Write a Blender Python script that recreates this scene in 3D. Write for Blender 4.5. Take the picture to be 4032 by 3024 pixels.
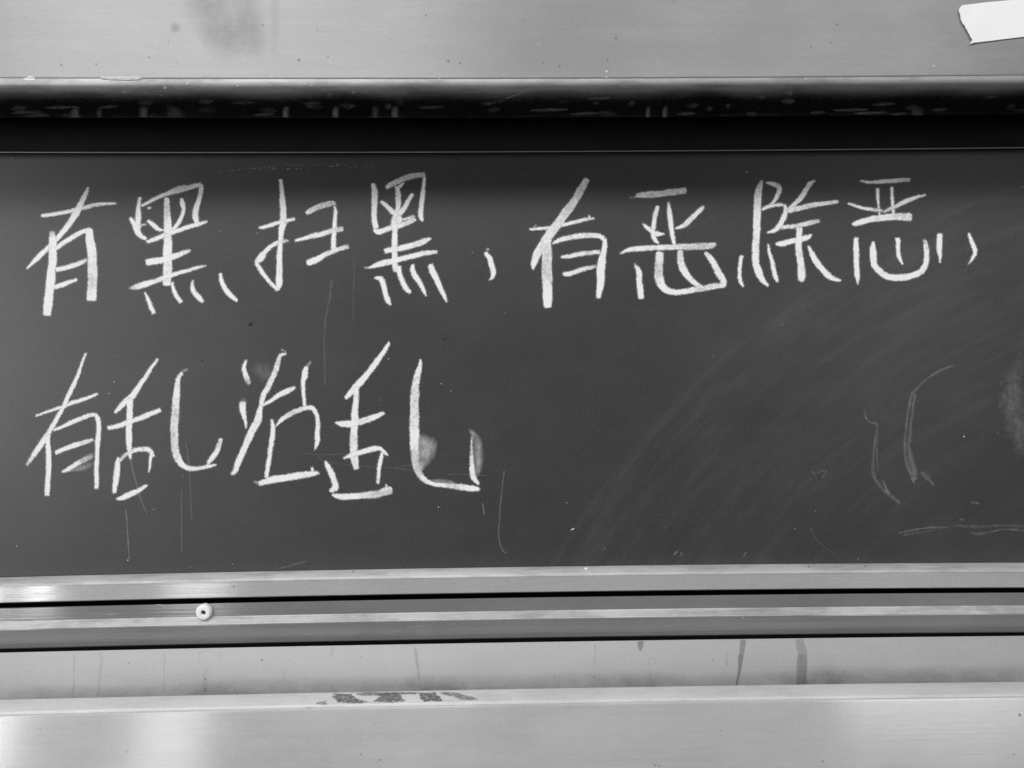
import bpy, bmesh, math, random
from mathutils import Vector, Matrix
from mathutils.bvhtree import BVHTree
random.seed(7)
for o in list(bpy.data.objects): bpy.data.objects.remove(o, do_unlink=True)
sc = bpy.context.scene
COL = sc.collection

# ------------------------------------------------------------------ camera
D = 0.90                      # camera to writing surface, metres
FPX = 3000.0                  # focal length in pixels of the 4032 px wide photograph
cd = bpy.data.cameras.new('camera'); cam = bpy.data.objects.new('camera', cd); COL.objects.link(cam)
cd.lens = 36.0 * FPX / 4032.0; cd.sensor_width = 36.0; cd.clip_start = 0.02; cd.clip_end = 60
cam.matrix_world = (Matrix.Translation((0, -D, 0)) @ Matrix.Rotation(math.radians(-1.1), 4, 'Z')
                    @ Matrix.Rotation(math.radians(90), 4, 'X') @ Matrix.Rotation(math.radians(-0.58), 4, 'Z'))
sc.camera = cam
CM = cam.matrix_world.copy()
sc.view_settings.view_transform = 'Standard'; sc.view_settings.look = 'None'
sc.view_settings.exposure = 0.12; sc.view_settings.gamma = 1.0
sc.render.resolution_x = 1024; sc.render.resolution_y = 768

# ------------------------------------------------------------------ world: the dim room around the board
w = bpy.data.worlds.new('World'); sc.world = w; w.use_nodes = True
w.node_tree.nodes['Background'].inputs[0].default_value = (1, 1, 1, 1)
w.node_tree.nodes['Background'].inputs[1].default_value = 0.02

# ------------------------------------------------------------------ lamps: ceiling tubes and windows of the room
def area(name, loc, target, sx, sy, power):
    l = bpy.data.lights.new(name, 'AREA'); l.shape = 'RECTANGLE'; l.size = sx; l.size_y = sy; l.energy = power
    o = bpy.data.objects.new(name, l); COL.objects.link(o); o.location = loc
    o.rotation_euler = (Vector(target) - Vector(loc)).to_track_quat('-Z', 'Y').to_euler()
    return o
area('ceiling_lamp', (-1.2, -2.6, 2.6), (-0.1, 0, 0), 2.4, 0.6, 100)
area('ceiling_lamp', (1.4, -2.9, 2.8), (0, 0, 0), 2.2, 0.6, 38)
area('window_light', (-4.2, -3.5, 0.20), (-0.4, 0, -0.1), 1.5, 1.9, 80)
area('window_gap_light', (-3.16, -3.9, -0.3), (-0.5, 0, -0.3), 0.08, 2.4, 6)
area('window_gap_light', (-2.83, -3.9, -0.3), (-0.5, 0, -0.3), 0.07, 2.4, 5)
area('window_gap_light', (-1.86, -3.9, -0.3), (-0.4, 0, -0.3), 0.34, 2.4, 5.0)
area('far_window_light', (2.8, -4.4, 0.5), (0.4, 0, -0.1), 1.2, 1.9, 15)

# ------------------------------------------------------------------ pixel <-> place helpers
def ray(px, py):
    d = Vector(((px - 2016.0) / FPX, -(py - 1512.0) / FPX, -1.0))
    return CM.translation.copy(), (CM.to_3x3() @ d).normalized()
def at(px, py, y=0.0):
    o, d = ray(px, py); t = (y - o.y) / d.y
    return o + d * t
def zz(py, y): return at(2016, py, y).z

# ------------------------------------------------------------------ materials
def newmat(name):
    m = bpy.data.materials.new(name); m.use_nodes = True
    nt = m.node_tree; nt.nodes.clear()
    return m, nt, nt.nodes, nt.links
class N:
    """small node-building helper"""
    def __init__(s, nt): s.nt = nt
    def node(s, t, **kw):
        n = s.nt.nodes.new(t)
        for k, v in kw.items(): setattr(n, k, v)
        return n
    def put(s, sock, v):
        if isinstance(v, bpy.types.NodeSocket): s.nt.links.new(v, sock)
        elif isinstance(v, (int, float)) and sock.type in ('RGBA',): sock.default_value = (v, v, v, 1)
        elif isinstance(v, (int, float)) and sock.type == 'VECTOR': sock.default_value = (v, v, v)
        else: sock.default_value = v
    def math(s, op, a, b=0.0, c=0.0, clamp=False):
        n = s.node('ShaderNodeMath', operation=op, use_clamp=clamp)
        s.put(n.inputs[0], a); s.put(n.inputs[1], b); s.put(n.inputs[2], c); return n.outputs[0]
    def ramp(s, v, a, b, lo=0.0, hi=1.0, smooth=True):
        n = s.node('ShaderNodeMapRange', interpolation_type='SMOOTHSTEP' if smooth else 'LINEAR')
        s.put(n.inputs[0], v); s.put(n.inputs[1], a); s.put(n.inputs[2], b); s.put(n.inputs[3], lo); s.put(n.inputs[4], hi)
        return n.outputs[0]
    def pos(s, scale=(1, 1, 1), loc=(0, 0, 0)):
        g = s.node('ShaderNodeNewGeometry'); m = s.node('ShaderNodeMapping')
        s.put(m.inputs[0], g.outputs['Position']); m.inputs['Scale'].default_value = scale; m.inputs['Location'].default_value = loc
        return m.outputs[0]
    def noise(s, vec, scale, detail=2.0, rough=0.5):
        n = s.node('ShaderNodeTexNoise'); s.put(n.inputs['Vector'], vec)
        n.inputs['Scale'].default_value = scale; n.inputs['Detail'].default_value = detail; n.inputs['Roughness'].default_value = rough
        return n.outputs[0]
    def attr(s, name):
        n = s.node('ShaderNodeAttribute', attribute_name=name); return n.outputs['Fac']
    def mix(s, f, a, b):
        return s.math('ADD', s.math('MULTIPLY', a, s.math('SUBTRACT', 1.0, f)), s.math('MULTIPLY', b, f))
    def bump(s, h, strength, dist):
        n = s.node('ShaderNodeBump'); n.inputs['Strength'].default_value = strength; n.inputs['Distance'].default_value = dist
        s.put(n.inputs['Height'], h); return n.outputs[0]

def metal(name, base=0.55, rough=0.42, metallic=0.75, aniso=0.85, brush=0.10, dust=0.25, cloud=0.10, seed=0.0, tang=(0, 0.25, 1), bumpy=0.22, mottle=0.0):
    m, nt, nodes, links = newmat(name); h = N(nt)
    fine = h.noise(h.pos((2.2, 75, 75), (seed, seed, seed)), 9.0, 4.0, 0.7)        # brushing, long in x
    mid = h.noise(h.pos((1.0, 26, 26), (seed + 3, 0, seed)), 5.0, 3.0, 0.6)
    cl = h.noise(h.pos((1, 1, 1), (seed, 5, 1)), 7.0, 4.0, 0.62)
    grain = h.noise(h.pos(), 480.0, 2.0, 0.7)
    v = h.math('ADD', 1.0, h.math('MULTIPLY', h.math('SUBTRACT', fine, 0.5), brush * 2))
    v = h.math('ADD', v, h.math('MULTIPLY', h.math('SUBTRACT', mid, 0.5), brush * 1.2))
    v = h.math('ADD', v, h.math('MULTIPLY', h.math('SUBTRACT', cl, 0.5), cloud * 2))
    v = h.math('ADD', v, h.math('MULTIPLY', h.math('SUBTRACT', grain, 0.5), 0.30))
    if mottle:
        mo = h.noise(h.pos((0.22, 1, 1), (seed, 2, 7)), 95.0, 5.0, 0.72); mo2 = h.noise(h.pos((0.4, 1, 1), (1, seed, 4)), 22.0, 3.0, 0.6)
        v = h.math('MULTIPLY', v, h.ramp(h.math('ADD', h.math('MULTIPLY', mo, 0.6), h.math('MULTIPLY', mo2, 0.4)), 0.36, 0.56, 1.0 - mottle, 1.0 + mottle * 0.35))
    b = h.math('MULTIPLY', v, base)
    p = h.node('ShaderNodeBsdfPrincipled')
    h.put(p.inputs['Base Color'], b)
    p.inputs['Metallic'].default_value = metallic
    h.put(p.inputs['Roughness'], h.math('ADD', rough - 0.05, h.math('MULTIPLY', cl, 0.12)))
    p.inputs['Anisotropic'].default_value = aniso
    c = h.node('ShaderNodeCombineXYZ'); [setattr(c.inputs[i], 'default_value', tang[i]) for i in range(3)]
    h.put(p.inputs['Tangent'], c.outputs[0])
    h.put(p.inputs['Normal'], h.bump(h.noise(h.pos((0.4, 75, 75), (seed, 0, seed)), 9.0, 1.0, 0.5), bumpy, 0.0004))
    # pale dust: specks and a thin film, a dull diffuse coat
    sp = h.ramp(h.noise(h.pos((1, 1, 1), (seed, 1, 2)), 210.0, 2.0, 0.6), 0.70, 0.78)
    film = h.ramp(h.noise(h.pos((0.35, 1, 1), (2, seed, 0)), 24.0, 5.0, 0.65), 0.35, 0.8, 0.0, dust)
    f = h.math('MAXIMUM', h.math('MULTIPLY', sp, min(1, dust * 1.6)), film)
    d = h.node('ShaderNodeBsdfDiffuse'); h.put(d.inputs[0], 0.62 if not mottle else h.math('MULTIPLY', v, 0.60))
    mx = h.node('ShaderNodeMixShader'); h.put(mx.inputs[0], f); h.put(mx.inputs[1], p.outputs[0]); h.put(mx.inputs[2], d.outputs[0])
    o = h.node('ShaderNodeOutputMaterial'); h.put(o.inputs[0], mx.outputs[0])
    return m

def dark(name, base, rough=0.5, spec=0.3):
    m, nt, nodes, links = newmat(name); h = N(nt)
    p = h.node('ShaderNodeBsdfPrincipled')
    n = h.noise(h.pos((0.3, 1, 1)), 60.0, 3.0)
    h.put(p.inputs['Base Color'], h.math('MULTIPLY', base, h.math('ADD', 0.7, h.math('MULTIPLY', n, 0.6))))
    p.inputs['Roughness'].default_value = rough; p.inputs['Specular IOR Level'].default_value = spec
    o = h.node('ShaderNodeOutputMaterial'); h.put(o.inputs[0], p.outputs[0])
    return m

def board_material():
    m, nt, nodes, links = newmat('board_paint'); h = N(nt)
    base = 0.042
    grain = h.noise(h.pos(), 520.0, 2.0, 0.75)
    big = h.noise(h.pos(), 3.2, 5.0, 0.6)
    hs = h.noise(h.pos((0.5, 1, 60)), 4.0, 3.0, 0.6)
    # old eraser sweeps: arcs about a point low on the right
    c = at(5100, 3950)
    g = h.node('ShaderNodeNewGeometry'); s = h.node('ShaderNodeSeparateXYZ'); h.put(s.inputs[0], g.outputs['Position'])
    dx = h.math('SUBTRACT', s.outputs[0], c.x); dz = h.math('SUBTRACT', s.outputs[2], c.z)
    r = h.math('SQRT', h.math('ADD', h.math('MULTIPLY', dx, dx), h.math('MULTIPLY', dz, dz)))
    ang = h.math('ARCTAN2', dz, dx)
    cv = h.node('ShaderNodeCombineXYZ'); h.put(cv.inputs[0], h.math('MULTIPLY', r, 46.0)); h.put(cv.inputs[1], h.math('MULTIPLY', ang, 5.0))
    arcs = h.noise(cv.outputs[0], 1.6, 6.0, 0.62)
    inside = h.math('MULTIPLY', h.ramp(r, 0.55, 0.85), h.math('SUBTRACT', 1.0, h.ramp(r, 1.03, 1.06)))
    edge = h.math('MULTIPLY', h.ramp(r, 0.97, 1.02), h.math('SUBTRACT', 1.0, h.ramp(r, 1.025, 1.07)))
    patch = h.ramp(big, 0.35, 0.65)
    a = h.math('MULTIPLY', h.ramp(arcs, 0.40, 0.72), h.math('MULTIPLY', inside, h.math('ADD', 0.35, h.math('MULTIPLY', patch, 0.65))))
    a = h.math('ADD', h.math('MULTIPLY', a, 0.014), h.math('MULTIPLY', h.math('MULTIPLY', edge, h.ramp(arcs, 0.35, 0.7)), 0.007))
    v = h.math('MULTIPLY', base, h.math('ADD', 0.0, h.math('MULTIPLY', grain, 2.0)))
    v = h.math('ADD', v, h.math('MULTIPLY', h.math('SUBTRACT', big, 0.5), 0.030))
    v = h.math('ADD', v, h.math('MULTIPLY', h.math('SUBTRACT', hs, 0.5), 0.006))
    v = h.math('ADD', v, a)
    haze = h.noise(h.pos((1.0, 1, 1.5), (3, 0, 8)), 11.0, 6.0, 0.68)
    v = h.math('ADD', v, h.math('MULTIPLY', h.math('SUBTRACT', haze, 0.5), 0.024))
    sp = h.ramp(h.noise(h.pos(), 150.0, 1.0, 0.5), 0.795, 0.82)
    v = h.math('ADD', v, h.math('MULTIPLY', sp, 0.10))
    p = h.node('ShaderNodeBsdfPrincipled'); h.put(p.inputs['Base Color'], v)
    p.inputs['Roughness'].default_value = 0.43; p.inputs['Specular IOR Level'].default_value = 0.55
    h.put(p.inputs['Normal'], h.bump(grain, 0.12, 0.0003))
    o = h.node('ShaderNodeOutputMaterial'); h.put(o.inputs[0], p.outputs[0])
    return m

def chalk_material(name, albedo=0.88, gscale=640.0, halo=False, wiped=False):
    """powder on the board: the attributes edge (mm from the border) and dens say how thick it lies"""
    m, nt, nodes, links = newmat(name); h = N(nt)
    e = h.attr('edge'); d = h.attr('dens')
    g = h.noise(h.pos(), gscale, 3.0, 0.7)
    g2 = h.noise(h.pos((1, 1, 1), (4, 2, 1)), gscale * 0.3, 2.0, 0.6)
    rough_edge = h.math('ADD', e, h.math('ADD', h.math('MULTIPLY', h.math('SUBTRACT', g2, 0.5), 1.3), h.math('MULTIPLY', h.math('SUBTRACT', g, 0.5), 2.2)))
    off = 1.0 if halo else 0.0
    body = h.ramp(h.math('SUBTRACT', rough_edge, off), 0.0, 1.3 if halo else 0.9)
    nn = h.math('ADD', h.math('MULTIPLY', h.math('SUBTRACT', g, 0.5), 1.15), h.math('MULTIPLY', h.math('SUBTRACT', g2, 0.5), 0.8))
    lo = h.ramp(h.noise(h.pos((1, 1, 1), (7, 1, 3)), 60.0, 4.0, 0.65), 0.3, 0.66, 0.82, 1.10)
    # dens 1 = solid, 0.5 = half covered tooth of the board
    cov = h.math('ADD', h.math('MULTIPLY', h.math('MULTIPLY', d, lo), 1.20), h.math('MULTIPLY', nn, h.ramp(d, 0.2, 0.6, 0.15, 0.8)), clamp=True)
    if wiped:
        wn = h.noise(h.pos((1.6, 1, 0.7), (2, 0, 5)), 85.0, 5.0, 0.7)
        cov = h.math('MULTIPLY', cov, h.ramp(wn, 0.30, 0.70, 0.5, 1.3))
    al = h.math('MULTIPLY', body, cov, clamp=True)
    if halo:
        ha = h.math('MULTIPLY', h.ramp(rough_edge, 0.0, 1.6, 0.0, 0.55), h.ramp(g, 0.3, 0.7, 0.1, 1.4))
        al = h.math('MAXIMUM', al, h.math('MULTIPLY', ha, d), clamp=True)
    df = h.node('ShaderNodeBsdfDiffuse'); h.put(df.inputs[0], albedo); df.inputs['Roughness'].default_value = 0.5
    tr = h.node('ShaderNodeBsdfTransparent')
    mx = h.node('ShaderNodeMixShader'); h.put(mx.inputs[0], al); h.put(mx.inputs[1], tr.outputs[0]); h.put(mx.inputs[2], df.outputs[0])
    o = h.node('ShaderNodeOutputMaterial'); h.put(o.inputs[0], mx.outputs[0])
    return m

def stain_material(name, albedo=0.22, cloudy=False, rag=1.2):
    m, nt, nodes, links = newmat(name); h = N(nt)
    e = h.attr('edge'); d = h.attr('dens')
    g2 = h.noise(h.pos(), 260.0, 3.0, 0.65)
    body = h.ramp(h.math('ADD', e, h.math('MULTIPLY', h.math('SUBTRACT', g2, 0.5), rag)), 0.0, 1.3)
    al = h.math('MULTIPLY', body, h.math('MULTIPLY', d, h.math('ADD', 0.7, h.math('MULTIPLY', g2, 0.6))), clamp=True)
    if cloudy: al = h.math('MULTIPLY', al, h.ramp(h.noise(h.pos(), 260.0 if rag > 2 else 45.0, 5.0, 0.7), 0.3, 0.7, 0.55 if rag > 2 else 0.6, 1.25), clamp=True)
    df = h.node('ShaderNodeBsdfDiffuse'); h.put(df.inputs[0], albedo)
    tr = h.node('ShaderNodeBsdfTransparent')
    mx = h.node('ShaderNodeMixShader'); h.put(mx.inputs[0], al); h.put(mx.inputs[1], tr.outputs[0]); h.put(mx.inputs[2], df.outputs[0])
    o = h.node('ShaderNodeOutputMaterial'); h.put(o.inputs[0], mx.outputs[0])
    return m

def plain(name, base, rough=0.6, var=0.04, scale=200, spec=0.3, metallic=0.0):
    m, nt, nodes, links = newmat(name); h = N(nt)
    p = h.node('ShaderNodeBsdfPrincipled'); n = h.noise(h.pos(), scale, 3.0)
    h.put(p.inputs['Base Color'], h.math('ADD', base, h.math('MULTIPLY', h.math('SUBTRACT', n, 0.5), var * 2)))
    p.inputs['Roughness'].default_value = rough; p.inputs['Specular IOR Level'].default_value = spec; p.inputs['Metallic'].default_value = metallic
    o = h.node('ShaderNodeOutputMaterial'); h.put(o.inputs[0], p.outputs[0])
    return m

M_fascia = metal('brushed_steel_panel', base=0.285, rough=0.46, metallic=0.35, brush=0.09, dust=0.14, cloud=0.11, seed=1)
M_roll = metal('rolled_steel_edge', base=0.46, rough=0.52, metallic=0.85, aniso=0.3, brush=0.08, dust=0.07, cloud=0.25, seed=2, mottle=0.25)
M_frame = metal('brushed_aluminium_frame', base=0.62, rough=0.14, metallic=0.40, bumpy=0.28, aniso=0.95, brush=0.10, dust=0.10, cloud=0.10, seed=4)
M_rail = metal('brushed_aluminium_rail', base=0.35, rough=0.14, metallic=0.50, bumpy=0.4, aniso=0.95, brush=0.12, dust=0.06, cloud=0.10, seed=9)
M_ledge = metal('dusty_aluminium_ledge', base=0.50, rough=0.50, metallic=0.2, brush=0.12, dust=0.6, cloud=0.25, seed=12, mottle=0.22)
M_lip = metal('pale_tray_lip', base=0.64, rough=0.50, metallic=0.15, brush=0.08, dust=0.5, cloud=0.2, seed=17, mottle=0.10)
M_strip = metal('dusty_rail_strip', base=0.50, rough=0.45, metallic=0.25, brush=0.22, dust=0.8, cloud=0.35, seed=33, mottle=0.30)
M_tray = metal('dull_tray_metal', base=0.36, rough=0.55, metallic=0.15, aniso=0.2, brush=0.0, dust=0.12, cloud=0.12, seed=15)
M_front = metal('brushed_front_metal', base=0.60, rough=0.20, metallic=0.31, bumpy=0.13, aniso=0.93, brush=0.10, dust=0.20, cloud=0.12, seed=21)
M_board = board_material()
M_black = dark('black_channel', 0.012, 0.7, 0.1)
M_under_shade = plain('dusty_shade_black', 0.030, 0.6, 0.028, 45, 0.15)  # near black: the shade under the panel is put into this colour
M_gap_shade = dark('gap_shade_black', 0.006, 0.8, 0.05)  # black that stands for the shade in the gap below the rail
M_trim = plain('worn_dark_trim', 0.30, 0.5, 0.1, 120, 0.3, 0.5)
M_chalk = chalk_material('chalk_powder', halo=True)
M_faint = chalk_material('chalk_trace', 0.7, 300.0)
M_crumb_film = chalk_material('thick_chalk', 0.9)
M_wiped = chalk_material('wiped_chalk', 0.75, 420.0, wiped=True)
M_stain = stain_material('dried_water_stain', 0.20)
M_tray_shade = stain_material('tray_shade_film', 0.12, True)  # mottled dark film for shade and dirt painted low in the tray
M_roll_shade = stain_material('roll_shade_film', 0.012)  # black film for the shade painted on the rolled edge
M_cloud = stain_material('dull_water_mark', 0.19, True)
M_scab = stain_material('bare_scuffed_patch', 0.16, True, 2.6)
M_speck = plain('dark_speck', 0.03, 0.7, 0.01)
M_white = plain('white_plastic', 0.84, 0.45, 0.02, 300)
M_tape = plain('white_tape', 0.88, 0.7, 0.015, 400)
M_crumb = plain('white_chalk', 0.86, 0.9, 0.04, 900)
M_wall = dark('dark_backing', 0.02, 0.9, 0.1)

# ------------------------------------------------------------------ object helpers
def empty(name, loc, label, cat, group=None):
    o = bpy.data.objects.new(name, None); COL.objects.link(o); o.location = loc; o.empty_display_size = 0.05
    o['label'] = label; o['category'] = cat
    if group: o['group'] = group
    return o
def link(name, me, mat, parent=None, label=None):
    me.materials.append(mat)
    o = bpy.data.objects.new(name, me); COL.objects.link(o)
    if parent is not None:
        off = Vector((0, 0, 0)); p = parent
        while p is not None: off += Vector(p.location); p = p.parent
        me.transform(Matrix.Translation(-off)); o.parent = parent
    if label: o['label'] = label
    return o
X0, X1 = -0.95, 0.95
def extrude(name, prof, bow, mat, parent, xs=(X0, X1), nseg=76, closed=True, angle=35):
    """a profile of (y, z) drawn along x; every rail bows by a couple of millimetres over its length"""
    n = len(prof); vs = []; fs = []
    for i in range(nseg + 1):
        x = xs[0] + (xs[1] - xs[0]) * i / nseg
        dz = -bow * (x / 0.6) ** 2
        for (y, z) in prof: vs.append((x, y, z + dz))
    m = n if closed else n - 1
    for i in range(nseg):
        for j in range(m):
            a = i * n + j; b = i * n + (j + 1) % n
            fs.append((a, b, b + n, a + n))
    if closed:
        fs.append(tuple(range(n))[::-1]); fs.append(tuple(nseg * n + k for k in range(n)))
    me = bpy.data.meshes.new(name); me.from_pydata(vs, [], fs); me.update()
    bm = bmesh.new(); bm.from_mesh(me); bmesh.ops.recalc_face_normals(bm, faces=bm.faces)
    for f in bm.faces: f.smooth = True
    for e in bm.edges:
        if len(e.link_faces) == 2 and e.calc_face_angle() > math.radians(angle): e.smooth = False
    bm.to_mesh(me); bm.free()
    tree = BVHTree.FromPolygons([v.co.copy() for v in me.vertices], [tuple(p.vertices) for p in me.polygons])
    o = link(name, me, mat, parent)
    return o, tree
def prof_px(lst): return [(y, zz(py, y)) for (y, py) in lst]
def arc(cy, cz, ry, rz, a0, a1, n):
    return [(cy + ry * math.cos(math.radians(a0 + (a1 - a0) * i / n)), cz + rz * math.sin(math.radians(a0 + (a1 - a0) * i / n))) for i in range(n + 1)]

# ------------------------------------------------------------------ wall behind everything
wb = bmesh.new(); bmesh.ops.create_cube(wb, size=1.0, matrix=Matrix.Translation((0, 0.13, 0)) @ Matrix.Diagonal((1.96, 0.05, 1.3, 1)))
wm = bpy.data.meshes.new('wall'); wb.to_mesh(wm); wb.free()
wall = link('wall', wm, M_wall); wall['kind'] = 'structure'

# ------------------------------------------------------------------ blackboard
board = empty('blackboard', (0, 0, zz(2233, 0)), 'dark chalkboard in thin metal rails covered with two rows of white handwritten chalk characters', 'blackboard')
bb = bmesh.new(); zt, zb = zz(560, 0), zz(2245, 0)
bmesh.ops.create_cube(bb, size=1.0, matrix=Matrix.Translation((0, 0.009, (zt + zb) / 2)) @ Matrix.Diagonal((1.9, 0.018, zt - zb, 1)))
bmm = bpy.data.meshes.new('board_panel'); bb.to_mesh(bmm); bb.free()
link('board_panel', bmm, M_board, board)
top_prof = [(-0.014, zz(480, -0.014)), (-0.014, zz(594, -0.014)), (-0.010, zz(594, -0.010)), (-0.003, zz(590, -0.003)), (-0.001, zz(585, -0.001)), (-0.001, zz(440, -0.001))]
extrude('top_rail', top_prof, -0.0021, M_black, board)
zc = zz(597.5, -0.0145)
extrude('edge_trim', arc(-0.0145, zc, 0.0007, 0.0007, 0, 360, 10)[:-1], -0.0021, M_trim, board, angle=80)
bot_prof = prof_px([(0.012, 2234), (-0.0015, 2234), (-0.004, 2236), (-0.016, 2253), (-0.0195, 2260)]) + \
           prof_px([(-0.0214, 2264.5), (-0.0218, 2268), (-0.0216, 2330.5), (-0.0205, 2332), (-0.016, 2334)]) + [(0.012, zz(2332, -0.0205))]
bottom_rail, T_bottom = extrude('bottom_rail', bot_prof, 0.0034, M_frame, board, angle=14)
zl = prof_px([(-0.0010, 2233), (-0.0040, 2234.6), (-0.0160, 2251.6), (-0.0195, 2258.6), (-0.0217, 2263.5), (-0.0222, 2267)])
lip_prof = zl + [(y, z - 0.0012) for (y, z) in zl[::-1]]
lip, T_lip = extrude('dusty_lip', lip_prof, 0.0034, M_ledge, board, angle=60)

# ------------------------------------------------------------------ panel over the board, its lower edge rolled back
panel = empty('overhead_panel', (0, -0.11, zz(300, -0.11)), 'wide pale brushed metal panel with rolled lower edge hanging over the top of the blackboard', 'metal panel')
top_ = [(-0.1100, 0.3192), (-0.1104, 0.3183), (-0.1104, 0.3176), (-0.1100, 0.3169)]
fprof = [(-0.085, 0.56), (-0.1100, 0.56)] + top_ + [(-0.1060, 0.3169), (-0.086, 0.50)]
fascia, T_fascia = extrude('panel_sheet', fprof, -0.0026, M_fascia, panel, angle=50)
roll = [(-0.1060, 0.3168), (-0.1097, 0.3168), (-0.1095, 0.3140), (-0.1092, 0.3117), (-0.1080, 0.3094), (-0.1055, 0.3070), (-0.1015, 0.3041), (-0.0960, 0.3012), (-0.0890, 0.2982)]
under = [(-0.0888, 0.2980), (-0.0830, 0.2956), (-0.0760, 0.2931), (-0.0680, 0.2909)]
edge_o, T_roll = extrude('rolled_edge', roll + [(-0.087, 0.2990), (-0.090, 0.31)], -0.0026, M_roll, panel, angle=50)
underside, T_under = extrude('underside_shade', under + [(-0.066, 0.2920), (-0.066, 0.45), (-0.0868, 0.45)], -0.0026, M_under_shade, panel, angle=50)  # separate black part, added so the metal underside reads as unlit

# ------------------------------------------------------------------ guide rail under the board
rail = empty('guide_rail', (0, -0.03, zz(2528, -0.03)), 'long grey aluminium sliding rail with a ledge, running below the blackboard frame', 'rail')
rp = prof_px([(0.0, 2354), (-0.0185, 2354), (-0.0194, 2355.5), (-0.0191, 2406.5), (-0.0200, 2408), (-0.0216, 2436), (-0.0220, 2438), (-0.0222, 2441),
              (-0.0200, 2506), (-0.0194, 2511), (-0.0175, 2514), (-0.0100, 2516)]) + [(0.0, zz(2516, -0.0100))]
rail_body, T_rail = extrude('rail_body', rp, 0.0030, M_rail, rail, angle=14)
extrude('gap_shade_strip', prof_px([(-0.0170, 2512), (-0.0172, 2524), (-0.0165, 2528), (-0.0120, 2529)]) + [(-0.004, zz(2520, -0.012)), (-0.004, zz(2505, -0.012))], 0.0030, M_gap_shade, rail, angle=40)  # dark strip added to blacken the shaded gap under the rail
zl = prof_px([(-0.0197, 2405.5), (-0.0210, 2409.5), (-0.0214, 2433), (-0.0227, 2437)])
extrude('ledge_strip', zl + [(y + 0.0006, z - 0.0009) for (y, z) in zl[::-1]], 0.0030, M_strip, rail, angle=30)

# ------------------------------------------------------------------ chalk tray with its tall front
tray = empty('chalk_tray', (0, -0.10, -0.52), 'pale metal chalk tray with streaked sloping floor and tall brushed front, lowest thing in view', 'chalk tray')
a0 = prof_px([(-0.0296, 2529.5), (-0.0302, 2530), (-0.0380, 2578), (-0.0465, 2621), (-0.0540, 2654), (-0.0610, 2680), (-0.0680, 2702), (-0.0740, 2720)])
floor_prof = a0 + [(-0.0740, a0[-1][1] - 0.001), (-0.0765, a0[-1][1] + 0.0002)] + [(-0.0765, a0[-1][1] - 0.005), (-0.05, a0[3][1] - 0.010), (-0.0296, a0[2][1] - 0.010)]
tray_floor, T_tray = extrude('tray_floor', floor_prof, 0.0022, M_tray, tray, angle=40)
lp = prof_px([(-0.0770, 2713.5), (-0.0776, 2714), (-0.0960, 2761), (-0.0966, 2765)])
front_lip, T_flip = extrude('front_lip', lp + [(-0.0966, lp[-1][1] - 0.003), (-0.0770, lp[0][1] - 0.006)], 0.0022, M_lip, tray, angle=30)
kp = prof_px([(-0.0950, 2771), (-0.0975, 2772), (-0.0996, 2776), (-0.1006, 2786)])
front_face, T_front = extrude('front_face', kp + [(-0.0990, -0.60), (-0.090, -0.60), (-0.090, kp[0][1] - 0.002)], 0.0022, M_front, tray, angle=45)

# ------------------------------------------------------------------ marks: strips of powder, stain or painted shade that lie on a surface
def catmull(p, step):
    out = []
    n = len(p)
    for i in range(n - 1):
        p0 = p[max(i - 1, 0)]; p1 = p[i]; p2 = p[i + 1]; p3 = p[min(i + 2, n - 1)]
        L = math.hypot(p2[0] - p1[0], p2[1] - p1[1]); k = max(1, int(L / step))
        for j in range(k):
            t = j / k
            out.append([0.5 * ((2 * b) + (c - a) * t + (2 * a - 5 * b + 4 * c - d) * t * t + (3 * b - a - 3 * c + d) * t ** 3)
                        for a, b, c, d in zip(p0, p1, p2, p3)])
    out.append(list(p[-1])); return out
LIFT = [0.00025]
def hit(px, py, tree, lift):
    if tree is None: return at(px, py, -lift)
    o, d = ray(px, py); r = tree.ray_cast(o, d)
    if r[0] is None: return None
    nrm = r[1] if r[1].dot(d) < 0 else -r[1]
    return r[0] + nrm * lift
MM = 0.3
WIDE = [1.0]
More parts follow.
